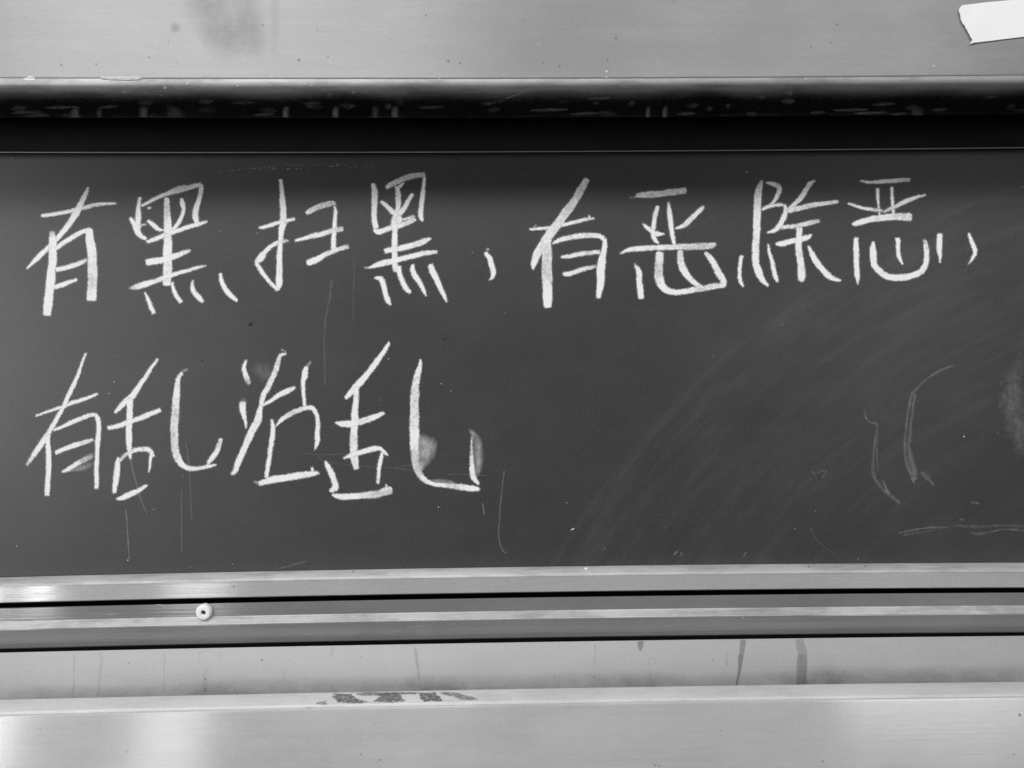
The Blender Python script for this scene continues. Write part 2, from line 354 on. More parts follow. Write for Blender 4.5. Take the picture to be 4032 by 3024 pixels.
def mark(name, pts, mat, parent, tree=None, rag=0.05, soft=1.0, label=None, lift=None, step=4.5, fade=False):
    """pts = (x, y, width, density) in photograph pixels"""
    pts = [tuple(p) + ((1.0,) if len(p) == 3 else ()) for p in pts]
    if len(pts) == 1: pts = [pts[0], (pts[0][0] + 2, pts[0][1], pts[0][2], pts[0][3])]
    if WIDE[0] != 1.0:      # room for the powder that falls beside a stroke
        def ext(p, q):
            L = math.hypot(p[0] - q[0], p[1] - q[1]) or 1.0; return (p[0] + (p[0] - q[0]) / L * 5, p[1] + (p[1] - q[1]) / L * 5, p[2], p[3])
        pts = [ext(pts[0], pts[1])] + pts + [ext(pts[-1], pts[-2])]
    c = catmull(pts, step); n = len(c)
    if lift is None:
        LIFT[0] += 0.0000035; lift = LIFT[0]
    # arc length from both ends
    s = [0.0]
    for i in range(1, n): s.append(s[-1] + math.hypot(c[i][0] - c[i - 1][0], c[i][1] - c[i - 1][1]))
    prof = [-1, -0.86, -0.68, -0.35, 0, 0.35, 0.68, 0.86, 1]
    vs = []; ed = []; de = []; ph1, ph2 = random.uniform(0, 9), random.uniform(0, 9)
    for i, (x, y, wd, dn) in enumerate(c):
        a = c[max(i - 1, 0)]; b = c[min(i + 1, n - 1)]
        tx, ty = b[0] - a[0], b[1] - a[1]; L = math.hypot(tx, ty) or 1.0; nx, ny = -ty / L, tx / L
        wd = max(wd * WIDE[0], 2.5) + (9.0 if WIDE[0] != 1.0 else 0.0); hl = wd / 2 * (1 + rag * math.sin(s[i] / 13.0 + ph1)) ; hr = wd / 2 * (1 + rag * math.sin(s[i] / 17.0 + ph2))
        ends = min(s[i], s[-1] - s[i]) + 1.2
        for u in prof:
            q = (hl if u < 0 else hr) * u
            p = hit(x + nx * q, y + ny * q, tree, lift)
            if p is None: p = vs[-1] if vs else (hit(x, y, tree, lift) or at(x, y, -lift))
            side = wd / 2 * (1 - abs(u)); rc = min(wd / 2, 13.0 if wd > 34 else 10.0)
            e_ = rc - math.hypot(rc - side, rc - ends) if (side < rc and ends < rc) else min(side, ends)
            vs.append(Vector(p)); ed.append(max(0.0, e_) * MM / soft + (0.0 if WIDE[0] != 1.0 else 0.12)); de.append(dn)
            if fade: ed[-1] = 4.0; de[-1] = dn * (1 - abs(u) ** 1.5)
    k = len(prof); fs = []
    for i in range(n - 1):
        for j in range(k - 1):
            a = i * k + j; fs.append((a, a + 1, a + 1 + k, a + k))
    me = bpy.data.meshes.new(name); me.from_pydata([tuple(v) for v in vs], [], fs)
    at1 = me.attributes.new('edge', 'FLOAT', 'POINT'); at1.data.foreach_set('value', ed)
    at2 = me.attributes.new('dens', 'FLOAT', 'POINT'); at2.data.foreach_set('value', de)
    me.update()
    return link(name, me, mat, parent, label)
def blob(name, x, y, rx, ry, dens, mat, parent, tree=None, soft=1.0, rot=0.0, label=None):
    """a patch with a soft irregular outline"""
    rings, seg = 6, 22; vs = []; ed = []; LIFT[0] += 0.0000035; lift = LIFT[0]; ph = random.uniform(0, 9)
    R = min(rx, ry); cr, sr = math.cos(rot), math.sin(rot)
    ctr = hit(x, y, tree, lift) or at(x, y, -0.11); vs.append(ctr); fade = soft > 1.5; dn = [dens]; ed.append(4.0 if fade else R * MM / soft)
    for r in range(1, rings + 1):
        for k in range(seg):
            a = 2 * math.pi * k / seg; f = r / rings; wob = 1 + 0.12 * math.sin(3 * a + ph) + 0.07 * math.sin(5 * a + ph * 2)
            qx, qy = rx * f * wob * math.cos(a), ry * f * wob * math.sin(a)
            p = hit(x + qx * cr - qy * sr, y + qx * sr + qy * cr, tree, lift)
            vs.append(p if p is not None else ctr); ed.append(4.0 if fade else R * (1 - f) * MM / soft); dn.append(dens * (1 - f * f) ** 1.2 if fade else dens)
    fs = [(0, 1 + k, 1 + (k + 1) % seg) for k in range(seg)]
    for r in range(rings - 1):
        for k in range(seg):
            a = 1 + r * seg + k; b = 1 + r * seg + (k + 1) % seg; fs.append((a, b, b + seg, a + seg))
    me = bpy.data.meshes.new(name); me.from_pydata([tuple(v) for v in vs], [], fs)
    at1 = me.attributes.new('edge', 'FLOAT', 'POINT'); at1.data.foreach_set('value', ed)
    at2 = me.attributes.new('dens', 'FLOAT', 'POINT'); at2.data.foreach_set('value', dn)
    me.update(); return link(name, me, mat, parent, label)

# crops: origin and scale of the coordinates the strokes were measured in
CR = {'A': (80, 640, 0.40687), 'B': (980, 640, 0.45208), 'C': (2040, 640, 0.40687), 'D': (2860, 640, 0.47016),
      'E': (80, 1320, 0.42194), 'F': (880, 1320, 0.47016), 'G': (2200, 1200, 0.82821), 'H': (0, 1700, 0.5877), 'P': (0, 0, 1.0),
      'U': (0, 0, 0.63291), 'V': (1300, 0, 0.63291), 'W': (3100, 0, 0.42134), 'L': (0, 2200, 0.49677), 'K': (1000, 2200, 0.49677),
      'J': (2000, 2200, 0.49677), 'I': (3000, 2200, 0.49663)}
def cv(crop, pts, dflt=1.0):
    ox, oy, s = CR[crop]
    return [(ox + p[0] * s, oy + p[1] * s, p[2] * s, (p[3] if len(p) > 3 else dflt)) for p in pts]
def character(label, crops):
    """one handwritten character; crops = [(crop, density, points), ...]"""
    xs = [cv(c, pts)[0] for (c, d, pts) in crops]
    ctr = at(sum(p[0] for p in xs) / len(xs), sum(p[1] for p in xs) / len(xs), -0.0003)
    root = bpy.data.objects.new('chalk_character', None); COL.objects.link(root); root.empty_display_size = 0.02
    root.parent = board; root.location = ctr - Vector(board.location); root['label'] = label
    WIDE[0] = 0.99
    for (c, d, pts) in crops: mark('chalk_stroke', cv(c, pts, d), M_chalk, root)
    WIDE[0] = 1.0
    return root

character('thick chalk character 有 at the start of the top row', [
 ('A', .95, [(203,513,34),(330,500,36),(520,462,36),(620,435,40,.8),(760,405,34,.75),(928,395,18,.9)]),
 ('A', .97, [(657,238,20),(630,310,44),(585,400,58),(540,490,64),(460,610,56),(350,745,44),(270,825,46),(160,930,46),(62,1028,16)]),
 ('A', .9, [(310,665,50,.4),(310,740,68,.8),(315,830,78),(312,950,80),(300,1080,84),(285,1220,88),(270,1350,86),(258,1478,80)]),
 ('A', .95, [(345,835,40),(420,775,44),(520,715,46),(600,670,44),(680,645,40,.7)]),
 ('A', .8, [(668,640,60),(670,720,80,1),(688,820,88,.9),(697,950,92,.75),(700,1100,94,.72),(693,1230,94,.8),(690,1335,92,1)]),
 ('A', .9, [(345,1038,40),(450,1015,48),(560,980,44),(645,940,34,.5)]),
 ('A', .95, [(330,1205,44),(430,1175,46),(548,1130,26)])])
character('chalk character 黑 with a long last dot, second in the top row', [
 ('A', 1, [(1158,338,30),(1145,420,42),(1142,500,54),(1140,590,48),(1155,640,30)]),
 ('A', 1, [(1065,535,30),(1105,600,50),(1130,660,62),(1170,712,42),(1218,738,28)]),
 ('A', .9, [(1155,608,14),(1216,600,16)]),
 ('A', .95, [(1170,420,26),(1250,380,32),(1360,325,36),(1470,285,48,.8),(1560,262,56,.7),(1650,235,44,.7),(1750,212,36,.8)]),
 ('A', .6, [(1468,265,22),(1540,242,34),(1612,232,36)]),
 ('A', .85, [(1752,212,40),(1745,290,46),(1725,370,46),(1700,450,56),(1697,530,60),(1712,590,44)]),
 ('A', .9, [(1233,440,18),(1260,440,18)]),
 ('A', .95, [(1232,562,26),(1290,605,44),(1340,645,36),(1395,658,12)]),
 ('A', .95, [(1560,348,28),(1568,400,50),(1580,460,36),(1560,530,36),(1510,610,38),(1450,668,34)]),
 ('A', .85, [(1418,343,46),(1418,450,60,.7),(1425,560,74,.75),(1428,700,80,.85),(1425,850,84,.9),(1425,1000,88,.85),(1422,1100,84,.8),(1418,1188,76,.9)]),
 ('A', .9, [(1225,768,30),(1320,735,46),(1390,705,44),(1500,668,42),(1620,625,40),(1740,592,36),(1808,570,20)]),
 ('A', .9, [(1218,968,60),(1300,955,64),(1400,935,60),(1500,905,56),(1580,872,44,.8),(1645,850,26,.6)]),
 ('A', .9, [(1055,1218,16,.3),(1110,1205,50,.7),(1200,1180,60),(1300,1150,46),(1400,1112,44),(1500,1078,40),(1620,1045,34),(1720,1015,30),(1792,1000,10)]),
 ('A', 1, [(1205,1260,16),(1235,1320,34),(1260,1390,40),(1294,1458,40)]),
 ('A', 1, [(1468,1160,28),(1485,1230,36),(1510,1290,42),(1555,1355,36)]),
 ('A', 1, [(1668,1145,16),(1665,1200,36),(1680,1250,44),(1725,1305,50),(1765,1348,34)]),
 ('A', 1, [(1938,1074,28),(1945,1140,40),(1975,1210,48),(2025,1275,50),(2096,1338,26)])])
character('chalk character 扫 with a hooked left stroke, third in the top row', [
 ('B', 1, [(275,148,28),(285,230,36),(292,330,48),(300,430,54),(296,520,60),(282,610,46),(272,720,42),(266,850,50,.85),(265,980,56,.85),(262,1060,54,.9),(245,1115,24)]),
 ('B', .95, [(90,568,18),(150,558,32),(240,530,34),(320,508,34,.85),(402,490,24,.8)]),
 ('B', .85, [(348,680,20,.4),(270,692,36,.6),(200,725,36,.9),(140,780,42),(95,840,60,.95),(55,862,24)]),
 ('B', .9, [(60,868,30),(100,930,38),(140,990,34),(190,1050,34,.8),(245,1102,34)]),
 ('B', .6, [(502,442,34,1),(560,408,46,.65),(640,375,52,.55),(752,350,44,.5)]),
 ('B', .95, [(745,378,14),(755,430,30),(750,500,34),(742,600,40),(738,700,44),(738,782,44)]),
 ('B', .9, [(405,680,22),(500,655,34),(620,625,44,.8),(720,598,44,.7),(818,575,44,.5)]),
 ('B', .95, [(508,876,50),(580,850,54),(650,810,46,.85),(740,770,40,.75),(868,728,36,.65)])])
character('chalk character 黑 with narrow box, just before the first comma', [
 ('B', 1, [(1080,186,40),(1095,260,52),(1095,350,50),(1090,450,46,.9),(1098,530,50,.9),(1108,574,44)]),
 ('B', .9, [(1088,585,28),(1130,605,46),(1200,580,44),(1290,555,44),(1370,530,44,.7),(1448,490,40,.7)]),
 ('B', .6, [(1320,500,24),(1380,488,26),(1442,466,20)]),
 ('B', .65, [(1196,218,30,1),(1250,185,44,.7),(1330,150,48,.6),(1420,118,48,.5),(1535,105,36,.5)]),
 ('B', .7, [(1270,215,20),(1320,205,24),(1348,178,14)]),
 ('B', 1, [(1530,128,24),(1520,220,34),(1510,310,40),(1500,400,42),(1495,460,46),(1512,508,24)]),
 ('B', .9, [(1295,213,30),(1300,290,48,.75),(1300,380,44),(1282,460,50),(1268,520,60),(1270,620,48),(1270,720,50),(1270,830,50,.85),(1272,900,46,.85),(1277,950,34,.7)]),
 ('B', .9, [(1148,338,26),(1195,375,38),(1250,425,44),(1290,455,44)]),
 ('B', .95, [(1428,272,28),(1385,340,40),(1350,400,44),(1300,455,50)]),
 ('B', .9, [(1300,470,40),(1312,500,50),(1300,530,40)]),
 ('B', .9, [(1182,770,40,1),(1260,758,50),(1350,740,50),(1450,712,52,.8),(1520,690,50,.8),(1582,660,20,.9)]),
 ('B', .95, [(1045,917,14),(1130,888,48),(1220,865,50),(1330,838,46),(1440,812,44),(1530,790,40,.8),(1638,778,30,.7)]),
 ('B', .3, [(1008,918,20),(1052,915,20)]),
 ('B', 1, [(1100,1003,22),(1150,1015,44),(1175,1080,46),(1192,1150,44),(1210,1200,44),(1233,1240,20)]),
 ('B', 1, [(1300,905,44),(1310,960,44),(1335,1030,44),(1365,1090,44),(1408,1134,28)]),
 ('B', 1, [(1432,887,24),(1425,930,46),(1450,990,46),(1490,1050,40),(1520,1110,36),(1541,1162,14)]),
 ('B', 1, [(1583,887,44),(1600,950,56),(1640,1030,50),(1675,1110,40),(1700,1160,34),(1724,1213,16)])])
character('chalk comma after the fourth character of the top row', [
 ('B', 1, [(2056,785,30),(2095,830,46),(2115,900,46),(2130,960,46),(2120,1000,28),(2093,1024,14,.8)]),
 ('B', .3, [(2070,765,24),(2088,750,24)])])
character('tall chalk character 有 just after the comma, middle of the top row', [
 ('C', .95, [(112,648,20),(210,640,26),(310,628,28),(430,603,34,.85),(550,575,34,.85),(650,552,34,.85),(735,540,20,.5)]),
 ('C', .9, [(172,610,12),(158,626,14),(160,645,14)]),
 ('C', .9, [(684,513,14),(694,545,18)]),
 ('C', .7, [(668,160,60,.7),(610,260,70,.7),(540,380,78,.68),(450,500,84,.7),(370,610,86,.75),(290,720,90,.8),(230,810,84,.8),(180,900,74,.8),(148,990,50,1),(145,1034,20,1)]),
 ('C', .8, [(280,740,80),(280,850,92,.75),(278,950,98,.65),(280,1080,100,.68),(284,1200,98,.85),(285,1300,88,1),(287,1402,76,1)]),
 ('C', .9, [(333,788,16),(390,755,40),(480,730,46,.8),(600,710,52,.75),(720,705,50,.7),(800,718,44,.8),(842,762,40)]),
 ('C', .95, [(840,740,34),(838,820,48),(815,920,70,.85),(802,1030,80,.85),(800,1130,76,.9),(790,1220,64,1),(778,1310,40,1)]),
 ('C', .85, [(416,912,20),(480,910,40),(580,890,44,.8),(680,875,40,.75),(795,865,36,.75)]),
 ('C', .9, [(436,1080,34),(500,1075,46),(580,1050,44,.8),(660,1025,40,.7),(755,1003,32,.4)])])
character('wide chalk character 恶 with grainy top bar and dot on its right', [
 ('C', .62, [(1142,318,40),(1230,312,60,.6),(1350,305,62,.55),(1480,288,62,.55),(1626,268,60,.5)]),
 ('C', .45, [(1085,338,8),(1150,334,10)]),
 ('C', .95, [(1352,423,34),(1335,480,44,.85),(1318,560,44),(1308,640,40),(1308,700,44),(1325,745,44),(1358,784,20)]),
 ('C', .95, [(1455,382,14),(1462,450,40),(1468,520,52,.9),(1480,600,46),(1492,700,44),(1510,794,34)]),
 ('C', .9, [(1208,592,20),(1250,630,40),(1310,675,40,.8),(1350,690,50,.8),(1414,690,12)]),
 ('C', .85, [(1798,427,28),(1740,480,46),(1680,540,50,.8),(1610,605,44),(1525,640,20)]),
 ('C', .85, [(990,883,12),(1060,848,40,.9),(1150,835,48,.9),(1300,825,50,.85),(1450,820,50,.85),(1600,815,58,.7),(1750,812,64,.6),(1860,805,60,.6),(1914,786,30,.5)]),
 ('C', .9, [(1125,985,16,.5),(1150,1020,40,.8),(1172,1070,60),(1172,1150,56),(1182,1220,60),(1192,1316,58)]),
 ('C', .8, [(1372,866,72,.8),(1365,960,80,.65),(1360,1060,84,.65),(1370,1140,80,.8),(1400,1200,76,.95),(1450,1240,66,.95),(1530,1256,50,1),(1640,1242,54,.85),(1760,1222,54,.7),(1880,1200,56,.7),(1995,1185,50,.85)]),
 ('C', .8, [(1570,848,54,.6),(1570,920,64,.65),(1582,990,66,.75),(1615,1060,66,.9),(1670,1130,58),(1730,1180,44),(1795,1212,30)]),
 ('C', .85, [(1812,870,40,.6),(1860,925,54,.8),(1900,990,58),(1935,1060,64),(1975,1120,60),(2002,1195,40)]),
 ('D', 1, [(128,782,30),(115,850,30),(110,930,30),(115,985,30),(140,1037,22)])])
character('chalk character 除 with a long left upright, near the right of the top row', [
 ('D', .85, [(300,150,30,.4),(272,230,52,.75),(262,320,62,.8),(258,420,62),(255,540,60),(250,640,58),(245,740,58),(245,830,60,1),(265,900,62,1),(295,970,50,1),(348,1034,24)]),
 ('D', .8, [(333,170,16,.7),(390,180,36,.65),(445,210,44,.6),(430,270,36,.8),(395,330,28),(350,365,24),(300,390,24)]),
 ('D', .95, [(298,395,20),(360,368,28),(430,355,26),(485,360,26),(497,400,34),(480,460,44),(450,520,44),(410,565,34),(343,588,16)]),
 ('D', .7, [(742,150,14),(700,180,40,.7),(660,240,44,.7),(620,300,40,.8),(560,360,36,.9),(518,402,44,.9)]),
 ('D', .8, [(518,405,40),(600,385,44),(700,360,40,.75),(800,345,38,.75),(936,327,28,.6)]),
 ('D', .7, [(438,545,26),(530,538,36),(620,525,36),(700,505,38,.65),(778,488,32,.6)]),
 ('D', .95, [(415,682,26),(470,680,44),(540,660,46),(620,645,46),(680,625,40,.85),(712,606,16)]),
 ('D', .85, [(612,543,50),(608,620,52),(605,700,54,.8),(612,780,58,.75),(625,860,62,.75),(632,940,66,.9),(625,994,46,.7)]),
 ('D', 1, [(352,686,12),(360,750,26),(380,820,32),(395,890,36),(410,950,36),(427,998,20)]),
 ('D', .95, [(688,698,18),(720,770,44),(760,840,50,.85),(810,900,50),(870,960,46),(955,988,18)])])
character('thin open chalk character 恶 over a smiling hook, last in the top row', [
 ('D', .85, [(1122,154,16),(1200,165,24),(1300,160,32,.8),(1400,152,36,.75),(1538,145,34,.65)]),
 ('D', 1, [(1268,217,28),(1268,290,26),(1275,360,20,.8),(1285,438,16,.8)]),
 ('D', 1, [(1388,207,26),(1388,280,28),(1392,350,28),(1400,428,18)]),
 ('D', .85, [(1020,345,16),(1080,362,24),(1150,382,26),(1230,395,28,.7),(1290,400,30,.6),(1310,410,16,.4)]),
 ('D', .8, [(1318,412,20,.5),(1400,375,32,.7),(1480,335,36),(1560,300,32,.9),(1668,271,18)]),
 ('D', .8, [(1058,518,30,1),(1120,500,48,1),(1200,478,50,.85),(1300,462,52,.8),(1400,455,58,.7),(1550,455,66,.65)]),
 ('D', 1, [(1085,632,36),(1088,720,46),(1088,800,44),(1092,880,44),(1096,950,40),(1102,1018,12)]),
 ('D', .95, [(1230,664,20),(1228,720,50),(1230,790,56),(1240,860,54),(1285,910,48),(1350,955,52),(1450,965,54),(1550,948,52),(1630,915,50),(1668,850,46),(1678,770,44,.9),(1672,700,42,.75),(1655,645,30,.4)]),
 ('D', 1, [(1435,633,36),(1437,700,36),(1440,760,34),(1455,810,28),(1477,851,12)]),
 ('D', 1, [(1788,597,40),(1785,670,48),(1783,740,42),(1790,790,28),(1790,833,8)])])
character('curved chalk comma ending the top row at the right', [
 ('D', 1, [(2028,593,16),(2050,650,32),(2075,710,38),(2082,755,34),(2060,805,26),(2026,850,12,.5)])])
character('thin chalk character 有 at the start of the lower row', [
 ('E', 1, [(614,167,22),(575,260,24),(540,370,32),(480,500,40),(415,640,40),(340,780,40),(270,900,44),(200,1010,50),(130,1110,48,.8),(62,1212,22,.6)]),
 ('E', 1, [(148,751,16),(260,712,24),(400,665,28),(520,620,34),(620,588,34),(723,548,22,.8)]),
 ('E', .95, [(258,930,44),(258,1020,48),(265,1120,48),(265,1240,50),(258,1350,50),(250,1494,46)]),
 ('E', .95, [(308,885,22),(380,860,32),(480,812,38),(580,770,40,.85),(660,745,38,.85),(712,745,34)]),
 ('E', .95, [(705,738,30),(728,800,44),(732,900,44),(722,1000,44),(716,1120,42),(712,1250,42),(712,1350,44),(712,1429,36)]),
 ('E', .9, [(328,1103,36),(400,1065,40),(500,1030,44),(600,1000,44,.75),(682,973,24,.5)]),
 ('E', .8, [(392,1273,16,1),(450,1250,40,1),(520,1205,44,.8),(590,1165,46,.5),(684,1125,26,.25)])])
character('chalk character 乱 with a scratch through its box, second in the lower row', [
 ('E', 1, [(1282,221,20),(1200,340,34),(1120,460,44),(1050,560,60),(980,620,50),(930,675,44),(882,722,24)]),
 ('E', .95, [(1020,590,60),(1022,680,58),(1018,780,58),(1015,900,56),(1015,1020,54),(1028,1150,24)]),
 ('E', .92, [(816,866,34),(900,850,44),(1000,815,46),(1100,780,46),(1200,740,46),(1308,697,40)]),
 ('E', 1, [(915,1142,24),(908,1210,50),(898,1300,56),(885,1400,48),(878,1471,34)]),
 ('E', .85, [(928,1168,30,.6),(990,1110,34,.7),(1060,1078,40),(1140,1062,42),(1200,1070,44),(1248,1132,24)]),
 ('E', 1, [(1225,1085,30),(1215,1150,30),(1210,1220,24),(1200,1273,14)]),
 ('E', .9, [(896,1526,18),(960,1515,50),(1030,1482,54,.85),(1100,1450,44,.8),(1183,1398,20)]),
 ('E', .85, [(1512,348,28,.8),(1475,400,40),(1462,500,56),(1452,620,68,.8),(1445,740,74,.7),(1438,860,74,.7),(1438,980,70,.7),(1450,1080,70,.65),(1475,1160,66,.75),(1520,1215,54,.9),(1590,1245,38,1),(1680,1240,36),(1760,1222,36),(1828,1211,16)]),
 ('E', .9, [(1752,1194,34),(1800,1130,50),(1840,1070,48,.85),(1872,966,34,.7)]),
 ('E', .25, [(1510,340,24),(1558,318,24)])])
character('chalk character 治 with slanting water dots, third in the lower row', [
 ('F', .95, [(192,209,16),(172,270,36,1),(180,320,40,1),(200,370,44,.6),(217,408,30,.5)]),
 ('F', .95, [(160,556,56,.7),(162,620,52),(172,680,36),(185,730,26),(190,780,14)]),
 ('F', .9, [(318,572,24),(300,650,50),(285,720,62,.75),(240,800,60,.8),(200,890,54),(160,980,54),(125,1060,50),(100,1130,44),(70,1164,24)]),
 ('F', .8, [(522,154,16),(480,170,30),(455,230,44,.7),(435,300,44,.7),(405,370,44,.75),(370,440,44),(335,500,46,.9),(320,570,40),(350,577,26)]),
 ('F', 1, [(345,577,20),(400,545,30),(460,505,40),(530,470,46,.9),(598,438,26,.8)]),
 ('F', 1, [(692,262,30),(680,330,50),(668,400,34),(670,480,30),(680,593,26)]),
 ('F', .25, [(700,265,24),(728,222,24)]),
 ('F', 1, [(404,707,20),(415,780,38),(405,880,40),(390,980,38),(375,1080,36),(360,1192,32)]),
 ('F', .85, [(443,758,14,1),(490,705,34,.85),(560,660,40,.7),(650,620,40,.75),(740,610,36,.8),(780,660,36),(790,740,36),(785,830,44),(785,890,40),(764,958,12)]),
 ('F', .97, [(298,1246,40,.8),(380,1215,54),(480,1200,58),(600,1180,54),(700,1165,52),(800,1155,24,.8)]),
 ('F', .95, [(740,1108,22),(746,1142,26)]),
 ('F', .25, [(255,1225,20),(305,1245,30)]),
 ('F', .3, [(480,122,10),(515,130,10),(522,155,8)])])
character('chalk character 乱 with smeared hook, last in the lower row', [
 ('F', 1, [(1388,62,24),(1340,140,40),(1270,240,44),(1200,330,50),(1140,400,54),(1080,465,50),(1022,527,30)]),
 ('F', .92, [(1112,436,44),(1110,530,46),(1102,620,52),(1098,720,60),(1092,820,60,.8),(1092,920,66,.75),(1095,1020,66,.8),(1112,1119,44)]),
 ('F', .9, [(940,733,18),(1000,742,48),(1090,738,56),(1180,715,52,.8),(1260,685,46),(1345,651,28,.8)]),
 ('F', .95, [(853,1056,16),(875,1100,40),(905,1160,50,.8),(930,1230,50),(935,1280,50),(892,1306,28)]),
 ('F', .9, [(1008,1030,16),(1080,1000,40),(1160,978,44,.8),(1240,955,44,.8),(1310,950,34),(1374,1004,20)]),
 ('F', 1, [(1330,983,24),(1315,1050,34),(1302,1120,34),(1295,1243,20)]),
 ('F', .85, [(912,1338,20),(970,1350,44,1),(1080,1350,50,.9),(1180,1340,54,.7),(1290,1330,60,.65),(1360,1305,70,.65),(1410,1300,60,.6)]),
 ('F', 1, [(1360,1252,12),(1370,1300,30)]),
 ('F', .85, [(1648,202,16,.9),(1645,260,36,.95),(1620,350,54,.75),(1605,450,66,.7),(1600,560,72,.72),(1598,680,76,.75),(1600,800,80,.8),(1598,900,76,.85),(1605,1000,66,.6),(1608,1080,60,.6),(1640,1160,50,.7),(1700,1220,40,.9),(1780,1250,34,.95),(1880,1258,38,.85),(1980,1272,50,.7),(2080,1282,50,.95),(2146,1290,26)]),
 ('F', .9, [(2136,1246,20),(2095,1190,44),(2082,1110,44,.85),(2080,1020,30,.6),(2078,930,20,.6),(2080,850,12,.5)])])

def faint(crop, d, pts, name='chalk_trace', label=None):
    k = 1.0 if name == 'chalk_tick' else 0.44
    P_ = [(a, b, c_ * (1.0 if name == 'chalk_tick' else 1.5), e * k) for a, b, c_, e in cv(crop, pts, d)]
    return mark(name, P_, M_faint if name == 'chalk_tick' or max(q[2] for q in P_) < 14 else M_wiped, board, soft=0.8, label=label, fade=(name != 'chalk_tick'), rag=0.15)
def smudge(crop, x, y, rx, ry, d, rot=0.0):
    ox, oy, s = CR[crop]; return blob('chalk_smudge', ox + x * s, oy + y * s, rx * s, ry * s, d, M_faint, board, soft=9.0 * min(rx, ry) * s / 60, rot=rot)
faint('P', .13, [(1306,1098,8),(1300,1160,9),(1284,1240,8),(1277,1330,6),(1279,1420,5),(1280,1517,6)])
faint('P', .10, [(1395,1030,5),(1393,1130,5),(1391,1262,6)])
faint('H', .30, [(872,175,12),(890,260,10),(915,350,9),(940,440,8),(985,555,5,.15)])
faint('H', .34, [(843,520,7),(852,620,8),(858,720,8),(867,853,10)])
faint('H', .2, [(1216,388,6),(1216,500,8),(1216,640,7),(1218,803,7)])
faint('H', .22, [(1243,70,6),(1262,180,8),(1272,300,8),(1278,450,7),(1286,600,5)])
faint('P', .22, [(1986,1853,5),(1976,1930,5),(1968,2020,6),(1964,2110,6),(1975,2160,6),(1996,2180,5)])
faint('P', .35, [(1900,1982,6),(1907,2024,7)])
faint('F', .14, [(675,990,6),(850,1000,6),(960,998,6),(1060,985,6)])
faint('F', .18, [(798,1008,6),(815,1035,5),(860,1060,5),(1000,1080,5),(1200,1100,5),(1400,1112,5),(1590,1130,6)])
faint('F', .16, [(1400,1110,5),(1500,1098,5),(1600,1080,5)])
faint('F', .2, [(1880,1163,6),(2000,1165,6),(2200,1175,5)])
faint('H', .22, [(1850,920,8,.1),(1950,895,8),(2055,868,7)])
faint('G', .20, [(1450,490,9,.1),(1462,540,9),(1485,560,9),(1512,570,9),(1505,640,10),(1496,720,12),(1494,790,14),(1510,840,16),(1545,880,16),(1580,910,16),(1622,945,14)])
faint('G', .16, [(1518,600,6),(1512,700,6),(1518,790,6)])
faint('G', .26, [(1540,835,6),(1555,870,10),(1572,900,14)])
faint('G', .22, [(1885,290,10),(1830,305,12),(1760,345,10),(1705,395,12),(1675,440,14),(1662,500,12),(1652,580,10),(1646,680,12),(1656,760,14),(1690,850,8)])
faint('G', .24, [(1695,425,8),(1682,500,10),(1674,580,12),(1666,660,14),(1672,720,20),(1686,780,30),(1692,835,16)])
faint('G', .20, [(1722,795,14),(1750,820,20),(1782,857,12)])
faint('G', .17, [(2205,225,20,.0),(2170,320,50,.10),(2158,420,80,.17),(2160,490,90,.17),(2182,570,90,.16),(2205,650,80,.12),(2225,740,60,.0)])
faint('G', .16, [(1205,790,8),(1218,805,8),(1245,793,8),(1275,788,8),(1265,805,8),(1250,822,6)])
faint('G', .2, [(1615,1086,8),(1680,1072,8),(1760,1060,8),(1860,1056,9,.12)])
faint('G', .15, [(1640,1094,6),(1720,1082,6),(1820,1066,6,.1)])
faint('G', .13, [(1880,1050,10),(2000,1055,12),(2110,1050,10),(2225,1054,10)])
faint('G', .16, [(1960,1080,8),(1990,1092,14),(2050,1080,8),(2120,1068,8),(2225,1072,12)])
faint('G', .10, [(1200,1060,6),(1212,1095,6),(1240,1130,6),(1310,1185,4)])
faint('G', .22, [(545,1192,8),(565,1170,8)])
faint('G', .18, [(575,1195,8),(592,1172,7)])
faint('G', .16, [(205,1165,8),(225,1155,10)])
faint('G', .2, [(878,1198,8),(892,1175,7)])
faint('G', .2, [(1960,940,10),(2000,945,10)])
faint('G', .2, [(1905,1015,9),(1925,1025,9)])
faint('G', .10, [(2108,360,6,.2),(2103,385,6,.2)])
def wipe(crop, d, pts): return mark('chalk_smudge', [(a, b, c_, (0.0 if k_ in (0, len(pts) - 1) else e)) for k_, (a, b, c_, e) in enumerate(cv(crop, pts, d))], M_wiped, board, soft=0.8, fade=True, rag=0.06, step=6)
wipe('F', .42, [(1640,830,60),(1675,880,130),(1700,940,190),(1680,1010,170),(1655,1070,130),(1640,1130,80),(1650,1170,40)])
wipe('F', .22, [(1700,850,60),(1750,900,90),(1745,960,80),(1710,1010,50)])
wipe('F', .34, [(2045,780,24),(2085,815,50),(2120,880,80),(2135,960,90),(2135,1050,90),(2125,1130,80),(2110,1190,40)])
wipe('F', .28, [(1720,1220,20),(1780,1222,40),(1850,1225,50),(1920,1240,44),(1980,1250,20)])
wipe('E', .26, [(440,1275,20),(500,1255,50),(570,1240,70),(640,1215,60),(690,1190,20)])
wipe('E', .3, [(560,1190,30),(610,1155,70),(660,1125,70),(700,1105,20)])
wipe('F', .09, [(250,250,60),(300,290,160),(370,320,180),(430,330,60)])
wipe('F', .10, [(150,520,30),(165,545,70),(170,580,60),(172,620,20)])
